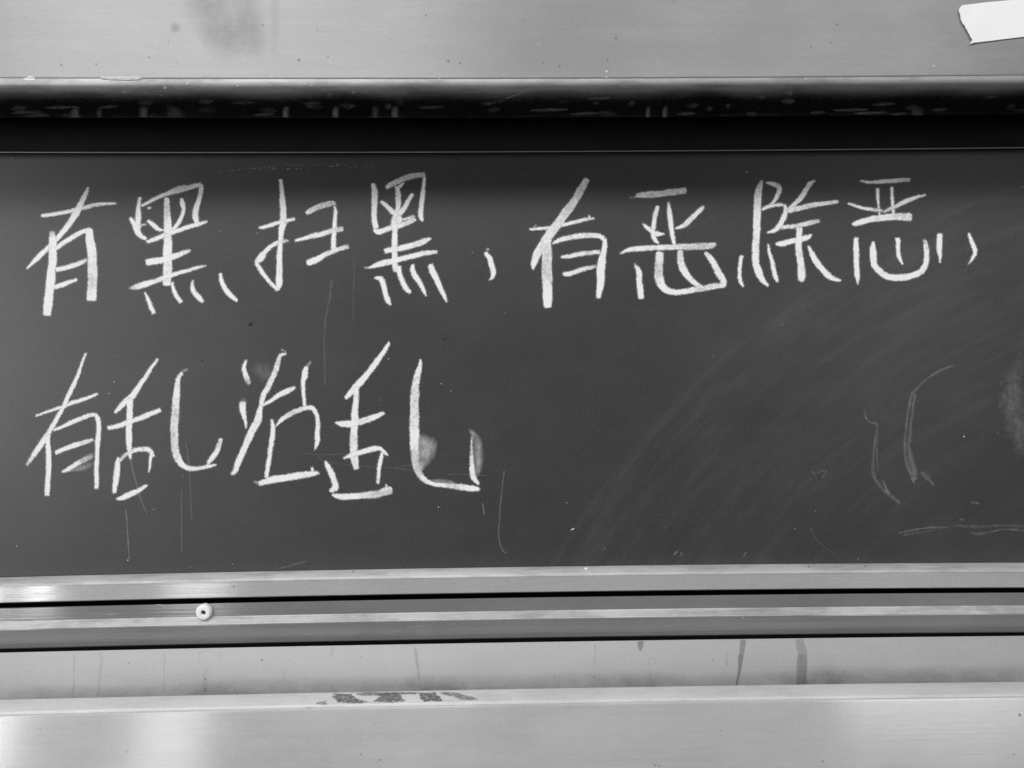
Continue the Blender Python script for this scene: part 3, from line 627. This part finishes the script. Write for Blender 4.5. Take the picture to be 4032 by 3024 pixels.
# dotted double line skipped along the top by a bouncing chalk
for (a, b, n, j) in (((822, 678), (1130, 650), 34, 1.4), ((1130, 650), (1420, 646), 30, 1.2), ((1015, 667), (1215, 663), 24, 1.2), ((1270, 652), (1500, 655), 20, 3.0)):
    for i in range(n):
        if random.random() < 0.25: continue
        t = i / n; x = a[0] + (b[0] - a[0]) * t; y = a[1] + (b[1] - a[1]) * t + random.uniform(-j, j)
        faint('P', random.uniform(.35, .8), [(x, y + .4, 3.0), (x + random.uniform(3, 5), y, 3.0)], 'chalk_tick')
# isolated grains of chalk and dark flecks on the board
GR = [(3796,1719,5,1),(2257,2083,7,.9),(2250,2086,6,.7),(2232,1980,4,.5),(450,1504,5,.5),(429,1550,6,.6),(1530,1413,4,.9),(1738,1511,5,.6),(1776,1540,4,.5),(503,2206,5,.5),
      (915,2222,5,.45),(606,2005,4,.5),(65,2150,5,.35),(2940,676,5,.45),(1726,1996,4,.8),(3080,1278,4,.3),(3378,2200,4,.3),(3130,2083,4,.4),(1012,918,4,.5),(1860,994,5,.45),(3212,2013,3,.4),(2620,2078,4,.4)]
for (x, y, r, d) in GR: mark('chalk_grain', [(x - r * .5, y, r * 1.3, d), (x + r * .5, y + random.uniform(-1, 1), r * 1.3, d)], M_faint, board, soft=0.35)
def fleck(x, y, rx, ry, parent, tree, name='dark_fleck', lift=0.0006):
    seg = 9; c = hit(x, y, tree, lift * 1.6); vs = [c]; R = [random.uniform(.75, 1.25) for _ in range(seg)]
    for k in range(seg):
        a = 2 * math.pi * k / seg; vs.append(hit(x + rx * R[k] * math.cos(a), y + ry * R[k] * math.sin(a), tree, 0.00012) or c)
    me = bpy.data.meshes.new(name); me.from_pydata([tuple(v) for v in vs], [], [(0, 1 + k, 1 + (k + 1) % seg) for k in range(seg)]); me.update()
    return link(name, me, M_speck, parent)
for (x, y, rx, ry) in [(988,1272,6,5),(985,1280,8,4),(1750,1334,5,5),(797,1418,3.5,3.5),(2219,1206,3,3),(3843,817,3,3)]: fleck(x, y, rx, ry, board, None)

# ------------------------------------------------------------------ marks on the overhead panel
def pm(name, crop, pts, d, tree, parent, mat, soft=1.0, label=None): return mark(name, cv(crop, pts, d), mat, parent, tree, soft=soft, label=label, lift=(0.0009 if name in ('dust_smear', 'chalk_streak', 'scratch') else 0.00015), fade=(name == 'dust_smear'))
def pb(name, crop, x, y, rx, ry, d, tree, parent, mat, soft=1.0, rot=0.0):
    ox, oy, s = CR[crop]; return blob(name, ox + x * s, oy + y * s, rx * s, ry * s, d, mat, parent, tree, soft, rot)
class Both:
    def ray_cast(s_, o, d):
        h = [t.ray_cast(o, d) for t in (T_fascia, T_roll, T_under)]; h = [q for q in h if q[0] is not None]
        return min(h, key=lambda q: q[3]) if h else (None, None, None, None)
T_both = Both()
LIFT[0] = 0.00016
pb('round_stain', 'P', 690, 110, 24, 24, .22, T_fascia, panel, M_stain, 2.0)
for (pts, d_) in [([(820, -90, 240), (860, 0, 280), (900, 90, 270), (935, 170, 260), (960, 240, 220)], .13), ([(760, -60, 160), (820, 60, 190), (880, 160, 170), (900, 230, 120)], .10), ([(960, -60, 140), (985, 60, 130), (1000, 170, 110), (1010, 240, 90)], .12),
                  ([(1085, -60, 44), (1083, 60, 46), (1080, 160, 40), (1080, 240, 30)], .07)]:
    mark('water_mark', [(a, b, c_, d_ if k_ < len(pts) - 1 else 0.0) for k_, (a, b, c_) in enumerate(pts)], M_cloud, panel, T_both, rag=0.03, step=14, fade=True)
for (x, y, r) in [(1034,98,4),(664,164,3),(242,257,5),(1177,237,6),(1766,241,6),(1677,61,5),(1811,249,5),(2140,249,3.5),(2203,262,5),(2392,239,4),(2652,5,4),(1250,118,3),(698,248,3),(2425,151,6),(379,253,4),(897,340,4),(3192,182,3.5),(3295,97,4),(3272,168,4),(2061,85,3),(1292,224,4),(586,227,4)]:
    pb('dark_speck', 'P', x, y, r, r, .75 if r < 5 else .45, T_fascia, panel, M_stain, 0.45)
for (x, y, r) in [(1345,260,4),(1392,364,8),(1565,203,4),(1714,252,4),(1731,310,6),(1621,323,4),(1984,295,4),(2120,173,4),(2388,281,6),(2388,306,6),(954,254,4),(1291,388,6),(1226,336,5),(936,336,6),(740,330,7),(650,345,8),(490,361,6),(576,367,5),(385,350,5),(710,388,6),(3676,260,4),(637,375,6),(1071,301,5),(803,297,6),(3172,311,4)]:
    pb('chalk_fleck', 'P', x, y, r, r * .8, .85, T_fascia if y < 306 else T_both, panel, M_faint, 0.4)
pb('chalk_fleck', 'P', 118, 310, 26, 9, 1.0, T_both, panel, M_crumb_film, 0.5)
pm('chalk_streak', 'P', [(398,306,4),(430,308,10),(500,309,12),(545,309,10),(562,308,4)], .95, T_both, panel, M_crumb_film, 0.5)
for (x, w_, d) in [(297,26,.35),(392,18,.22),(566,30,.3),(690,60,.16),(1125,20,.5),(1322,20,.45),(1478,22,.25),(1555,22,.42),(2551,14,.42),(2617,16,.5),(3610,40,.2)]:
    pm('dust_smear', 'P', [(x + 4, 416, w_ * 1.2, d * .15), (x, 436, w_ * 1.4, d * .5), (x, 459, w_ * 1.4, d * .7)], d, T_both, panel, M_faint, 1.2)
for (x, y, l, d) in [(240,420,120,.3),(90,440,90,.3),(430,418,70,.25),(1040,448,80,.35),(1700,420,100,.2),(2160,430,150,.35),(2300,445,110,.3),(2280,392,60,.3),(2360,385,90,.3),(2520,395,70,.3),(3350,430,140,.35),(3420,442,120,.4),(3480,408,90,.25),(3220,440,60,.3),(3540,446,70,.3),(2700,445,70,.3),(3860,392,50,.3),(3900,380,60,.2),(3700,430,60,.2),(960,402,90,.2),(1230,404,70,.2),(150,452,90,.25)]:
    if 388 < y < 402: continue
    pm('dust_smear', 'P', [(x - l / 2, y + 2, 5), (x, y, 17), (x + l / 2, y - 2, 5)], d * .38, T_both, panel, M_faint, 1.0)
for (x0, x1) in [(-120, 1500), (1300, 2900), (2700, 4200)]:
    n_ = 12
    mark('shade_band', [(x0 + (x1 - x0) * i / n_, 414 + 3 * math.sin(i * 1.7 + x0) - max(0, x0 + (x1 - x0) * i / n_ - 2016) * .006, 116, (0.0 if i in (0, n_) else 1.0)) for i in range(n_ + 1)], M_roll_shade, panel, T_both, rag=0.0, step=12, fade=True, lift=0.0005)  # shade painted as a black band, fading up the rolled edge
pm('scratch', 'P', [(1990,385,4),(2050,366,5),(2100,350,4)], .3, T_both, panel, M_faint)

rs = random.Random(31)
for _ in range(70):
    x = rs.uniform(-20, 4060); w2 = rs.uniform(16, 34); y = rs.choice((rs.uniform(318, 380), rs.uniform(395, 456))); l = rs.uniform(14, 90) if y > 390 else rs.uniform(8, 40); t_ = rs.uniform(-.12, .12)
    pm('dust_smear', 'P', [(x - l / 2, y - l * t_ / 2, 3), (x, y, w2), (x + l / 2, y + l * t_ / 2, 3)], rs.uniform(.03, .09), T_both, panel, M_wiped, 1.0)

# ------------------------------------------------------------------ marks on the tray
LIFT[0] = 0.00012
def st(crop, pts, d, soft=0.6, tree=T_tray, mat=M_stain, name='water_stain'): return mark(name, [(a, b, c_ * (1.7 if d < .34 and mat is M_stain and c_ < 20 else 1), e * (.55 if d < .34 and c_ < 20 else 1)) for a, b, c_, e in cv(crop, pts, d)], mat, tray, tree, rag=0.12, soft=soft, fade=(d < .34 and mat is M_stain and pts[0][2] < 30))
st('J', [(1866,640,52),(1858,700,50),(1850,760,46)], .34); st('J', [(1848,758,46),(1840,850,34),(1828,920,28),(1812,1012,22)], .5)
st('I', [(300,636,66),(308,700,72),(322,770,78),(318,840,84),(312,930,84),(316,1004,78)], .22)
st('I', [(318,760,84),(318,860,84),(314,930,86),(318,1004,88)], .16)
st('J', [(1050,645,56),(1050,690,48),(1050,735,22)], .38, 1.0)
st('K', [(1276,705,10),(1288,780,22),(1298,860,20),(1308,960,8)], .32, .5)
st('K', [(625,700,14),(618,750,12),(610,770,8)], .2); st('K', [(262,860,4),(246,900,6),(240,950,4)], .35, .4)
st('J', [(690,672,5),(691,740,5),(690,840,3)], .45, .4); st('J', [(1732,730,3),(1734,800,4),(1734,840,9)], .5, .4)
st('J', [(1126,790,5),(1126,850,6),(1125,910,5),(1135,950,4),(1165,1005,6)], .25, .5)
st('L', [(588,740,12),(588,850,8),(585,980,10),(575,1100,20)], .22, .6); st('L', [(795,740,10),(805,800,14),(790,930,16),(780,1050,18),(768,1105,8)], .18, .7)
st('L', [(1305,750,10),(1305,800,12),(1300,940,8),(1302,1060,12)], .2, .7); st('L', [(1580,720,5),(1578,820,5)], .2, .5); st('L', [(1738,720,5),(1740,850,5)], .12, .5)
st('L', [(1640,880,22),(1625,950,30),(1620,1050,30)], .14, 1.2); st('K', [(1640,985,6),(1665,1020,8),(1690,1040,6)], .25, .5)
st('K', [(612,1000,14),(625,1040,24),(660,1070,40)], .2, 1.0)
for (c, x, y, rx, ry, d) in [('L',1024,829,6,8,.9),('L',1625,955,12,14,.3),('L',1622,1040,14,22,.25),('L',1862,1045,9,9,.4),('L',393,1050,8,5,.35),('L',240,1068,8,5,.35),('K',62,805,12,14,.3),('K',280,812,7,6,.3),('K',852,778,14,4,.45),
        ('K',400,953,8,5,.35),('K',1042,898,10,8,.2),('J',1166,825,6,5,.7),('J',1622,808,6,11,.65),('J',1734,835,6,8,.5),('J',370,938,7,9,.3),('J',685,940,9,12,.25),('J',1980,940,6,8,.3),('J',1048,668,6,8,.5),('I',305,788,11,6,.55),('I',298,868,6,4,.4),('K',376,1048,6,6,.3),('L',1378,1048,5,7,.3),('J',1022,795,4,4,.4)]:
    ox, oy, s = CR[c]; blob('dark_spot', ox + x * s, oy + y * s, rx * s, ry * s, d, M_stain, tray, T_tray, 0.5)
def patch(c, pts, d, tree, name='scuffed_patch', mat=M_scab):
    """an irregular polygon, soft at its border"""
    ox, oy, s = CR[c]; P = [(ox + a * s, oy + b * s) for a, b in pts]
    cx = sum(p[0] for p in P) / len(P); cy = sum(p[1] for p in P) / len(P)
    R = [];
    for i, p in enumerate(P):
        q = P[(i + 1) % len(P)]
        for t in (0, .25, .5, .75): R.append((p[0] + (q[0] - p[0]) * t + random.uniform(-3, 3) * (t > 0), p[1] + (q[1] - p[1]) * t + random.uniform(-2, 2) * (t > 0)))
    vs = []; ed = []; LIFT[0] += 0.0000035; lift = LIFT[0]; n = len(R)
    for f, e in ((0, 3.0), (.5, 2.0), (.85, .9), (1, 0.0)):
        for (x, y) in (R if f else [(cx, cy)]):
            vs.append(hit(cx + (x - cx) * f, cy + (y - cy) * f, tree, lift) or vs[-1]); ed.append(e)
    fs = [(0, 1 + k, 1 + (k + 1) % n) for k in range(n)]
    for r in range(2):
        for k in range(n): a = 1 + r * n + k; b = 1 + r * n + (k + 1) % n; fs.append((a, b, b + n, a + n))
    me = bpy.data.meshes.new(name); me.from_pydata([tuple(v) for v in vs], [], fs)
    at1 = me.attributes.new('edge', 'FLOAT', 'POINT'); at1.data.foreach_set('value', ed)
    at2 = me.attributes.new('dens', 'FLOAT', 'POINT'); at2.data.foreach_set('value', [d] * len(vs))
    me.update(); return link(name, me, mat, tray)
CR['S'] = (1150, 2690, 0.40687)
class Many:
    def __init__(s_, *t): s_.t = t
    def ray_cast(s_, o, d):
        h = [q for q in (t.ray_cast(o, d) for t in s_.t) if q[0] is not None]
        return min(h, key=lambda q: q[3]) if h else (None, None, None, None)
T_any = Many(T_flip, T_tray, T_front)
patch('S', [(380,122),(400,100),(470,96),(570,100),(590,120),(640,150),(700,172),(760,182),(690,198),(560,202),(430,192),(418,165),(385,140)], .66, T_any)
patch('S', [(560,90),(700,88),(860,88),(1050,84),(1250,84),(1240,108),(1060,108),(1000,114),(850,126),(700,124),(600,112)], .52, T_any)
patch('S', [(835,98),(930,94),(1040,95),(1070,120),(1105,165),(1090,186),(900,194),(765,192),(800,160),(835,130)], .66, T_any)
patch('S', [(1205,92),(1300,90),(1400,90),(1430,125),(1478,172),(1400,180),(1270,182),(1240,155)], .70, T_any)
patch('S', [(1425,86),(1500,84),(1560,84),(1640,102),(1750,132),(1832,166),(1700,172),(1640,165),(1560,130),(1425,108)], .5, T_any)
patch('S', [(215,205),(250,180),(300,168),(350,165),(340,180),(300,198),(360,205),(300,214)], .35, T_any)
st('K', [(410,1182,6),(520,1170,14),(640,1166,16),(728,1166,12)], .5, .5, T_front, M_scab, 'scuffed_patch')
st('K', [(740,1170,8),(880,1158,8),(960,1152,16),(1050,1158,8)], .4, .5, T_front, M_scab, 'scuffed_patch')
st('K', [(1100,1162,5),(1250,1148,12),(1310,1150,6)], .4, .5, T_front, M_scab, 'scuffed_patch')
st('K', [(1370,1146,5),(1500,1140,12),(1600,1144,14),(1675,1142,6)], .5, .5, T_front, M_scab, 'scuffed_patch')
st('K', [(1860,1136,12),(1930,1134,16),(2012,1130,8)], .45, .5, T_front, M_scab, 'scuffed_patch')
for (c, x, y, rx, ry, d) in [('L',318,1342,9,5,.5),('L',1004,1528,16,11,.22),('K',952,1305,9,9,.22),('K',850,1437,8,7,.22),('K',848,1548,12,9,.25),('K',1000,1592,9,8,.6),('K',975,1612,8,7,.3),('J',1688,1360,10,7,.35),
        ('J',1162,1635,9,8,.6),('J',1196,1640,9,7,.6),('J',1972,1598,5,5,.4),('I',2043,1238,16,15,.35),('I',1997,1553,10,9,.35),('I',478,1605,16,8,.4),('I',1105,1190,8,6,.25),('I',2070,1315,8,10,.25),('I',1136,1525,6,5,.3)]:
    ox, oy, s = CR[c]; blob('dark_spot', ox + x * s, oy + y * s, rx * s, ry * s, d, M_stain, tray, T_front, 0.5)
for (c, x, y, rx, ry) in [('K',204,1243,11,9),('K',435,1233,8,6),('J',652,1643,10,7),('J',1228,1632,10,7),('J',1130,1187,16,6),('J',1180,1660,8,4)]:
    ox, oy, s = CR[c]; blob('chalk_fleck', ox + x * s, oy + y * s, rx * s, ry * s, .7, M_faint, tray, T_front, 0.6)
# shade and dirt along the bottom of the tray floor, painted as a dark film
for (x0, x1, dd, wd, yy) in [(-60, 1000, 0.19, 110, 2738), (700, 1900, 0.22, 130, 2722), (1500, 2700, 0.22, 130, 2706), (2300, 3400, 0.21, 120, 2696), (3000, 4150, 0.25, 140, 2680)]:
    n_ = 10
    mark('shade_band', [(x0 + (x1 - x0) * i / n_, yy + 8 + (x0 + (x1 - x0) * i / n_ - (x0 + x1) / 2) * -0.0165 + random.uniform(-4, 4), wd * random.uniform(.95, 1.05), dd * (0.0 if i in (0, n_) else .6 if i in (1, n_ - 1) else 1.0)) for i in range(n_ + 1)], M_tray_shade, tray, T_tray, rag=0.0, step=20, fade=True)
# marks on rail and bottom frame
def rm(crop, pts, d, tree, parent, mat=M_faint, name='chalk_streak', soft=.5): return mark(name, cv(crop, pts, d), mat, parent, tree, soft=soft, lift=0.0002)
rm('L', [(700,440,4),(900,438,6),(980,434,4)], .35, T_rail, rail); rm('L', [(1230,366,5),(1270,362,12),(1312,378,8)], .4, T_rail, rail)
rm('K', [(1200,548,3),(1300,540,6),(1420,530,3)], .22, T_rail, rail); rm('K', [(1120,578,3),(1180,568,4)], .25, T_rail, rail)
rm('L', [(1588,575,10),(1600,575,10)], .4, T_rail, rail); rm('J', [(1858,470,10),(1868,466,8)], .9, T_rail, rail, name='chalk_fleck')
rm('K', [(1100,178,3),(1200,186,5),(1340,180,3)], .2, T_bottom, board, name='chalk_streak')
for (c, x, y) in [('L',1853,220),('K',785,103),('I',370,66),('I',822,60)]:
    ox, oy, s = CR[c]; blob('dark_spot', ox + x * s, oy + y * s, 5, 5, .5, M_stain, board, T_lip if y < 110 else T_bottom, 0.6)

# ------------------------------------------------------------------ round white stop screwed to the rail
def lathe(name, prof, cx, cz, mat, parent, seg=40, tilt=None):
    """profile of (radius, y) turned about the y axis"""
    vs = []; fs = []; n = len(prof)
    for k in range(seg):
        a = 2 * math.pi * k / seg
        for (r, y) in prof: vs.append((cx + r * math.cos(a), y, cz + r * math.sin(a)))
    for k in range(seg):
        for j in range(n - 1):
            a = k * n + j; b = ((k + 1) % seg) * n + j; fs.append((a, b, b + 1, a + 1))
    me = bpy.data.meshes.new(name); me.from_pydata(vs, [], fs); me.update()
    bm = bmesh.new(); bm.from_mesh(me); bmesh.ops.remove_doubles(bm, verts=bm.verts, dist=1e-6); bmesh.ops.recalc_face_normals(bm, faces=bm.faces)
    for f in bm.faces: f.smooth = True
    for e in bm.edges:
        if len(e.link_faces) == 2 and e.calc_face_angle() > math.radians(38): e.smooth = False
    bm.to_mesh(me); bm.free()
    return link(name, me, mat, parent)
c = at(801, 2412.5, -0.0240); s = 0.3e-3 * (D - 0.0240) / D
stop = bpy.data.objects.new('round_stop', None); COL.objects.link(stop); stop.parent = rail
stop.location = Vector((c.x, -0.0195, c.z)) - Vector(rail.location); stop['label'] = 'white plastic disc with a screw hole in its middle, on the left of the rail'
R = 31.5 * s
lathe('disc', [(2.7e-3, -0.0205), (2.7e-3, -0.0242), (2.9e-3, -0.0248), (3.4e-3, -0.0250), (R * .78, -0.0250), (R * .84, -0.0247), (R * .985, -0.0232), (R, -0.0226), (R, -0.0175), (2.7e-3, -0.0175)], c.x, c.z, M_white, stop, 48)
screw_m = plain('dull_screw', 0.12, 0.4, 0.03, 300, 0.5, 0.9)
lathe('screw', [(0, -0.0212), (1.0e-3, -0.0212), (1.1e-3, -0.0222), (2.1e-3, -0.0220), (2.65e-3, -0.0212), (2.65e-3, -0.018)], c.x, c.z, screw_m, stop, 24)
rm('P', [(791,2449,5),(803,2451,9),(815,2447,4)], 1.0, T_rail, rail, M_chalk, 'chalk_fleck')
# ------------------------------------------------------------------ torn tape, top right
tp = [(1630,50),(1618,66),(1603,98),(1610,120),(1618,150),(1621,185),(1632,205),(1645,228),(1660,240),(1668,262),(1684,285),(1694,312),(1706,328),(1718,352),(1730,374),(1716,392),(1702,412),(1722,407),(1745,398),(1820,391),(1900,382),(2010,367),(2110,355),(2212,343),(2400,321),(2600,296),
      (2618,250),(2605,180),(2622,90),(2610,-60),(2400,-34),(2250,-16),(2100,-1),(1990,9),(1880,18),(1760,33)]
def cvp(a, b): return (3100 + a * .42134, b * .42134)
tape_pts = []
for i, (a, b) in enumerate(tp):
    tape_pts.append(cvp(a, b))
    if i < 17:
        a2, b2 = tp[i + 1]; tape_pts.append(cvp((a + a2) / 2 + random.uniform(-3, 3), (b + b2) / 2 + random.uniform(-3, 3)))
yT = -0.1112
tb = bmesh.new(); fr = [tb.verts.new(at(x, y, yT - (0.0006 if x < 3840 else 0.0))) for (x, y) in tape_pts]
f = tb.faces.new(fr); r = bmesh.ops.extrude_face_region(tb, geom=[f])
for v in [g for g in r['geom'] if isinstance(g, bmesh.types.BMVert)]: v.co.y += 0.0004
bmesh.ops.triangulate(tb, faces=tb.faces[:]); bmesh.ops.recalc_face_normals(tb, faces=tb.faces)
tm = bpy.data.meshes.new('tape_piece'); 
org = at(3950, 90, yT); bmesh.ops.translate(tb, verts=tb.verts, vec=-org); tb.to_mesh(tm); tb.free()
tape = link('tape_piece', tm, M_tape); tape.location = org
tape['label'] = 'bright white tape with torn left end stuck at the top right of the panel'; tape['category'] = 'tape'

# ------------------------------------------------------------------ crumbs of chalk lying on the ledges
def crumb(px, py, tree, sx, sy, label, group=None, n=0):
    p = hit(px, py, tree, 0.0); bm = bmesh.new(); bmesh.ops.create_icosphere(bm, subdivisions=2, radius=1.0)
    for v in bm.verts:
        k = random.uniform(.75, 1.15); v.co = Vector((v.co.x * sx * k + (v.co.z * sx * .3), v.co.y * 0.0016 * k, v.co.z * sy * k))
    me = bpy.data.meshes.new('chalk_crumb'); bm.to_mesh(me); bm.free()
    o = link('chalk_crumb', me, M_crumb); o.location = p + Vector((0, -0.0008, sy * .7)); o['label'] = label; o['category'] = 'chalk crumb'
    return o
crumb(2309, 2240, T_lip, 0.0026, 0.0012, 'white chalk crumb on the dusty lip under the blackboard, near the middle')
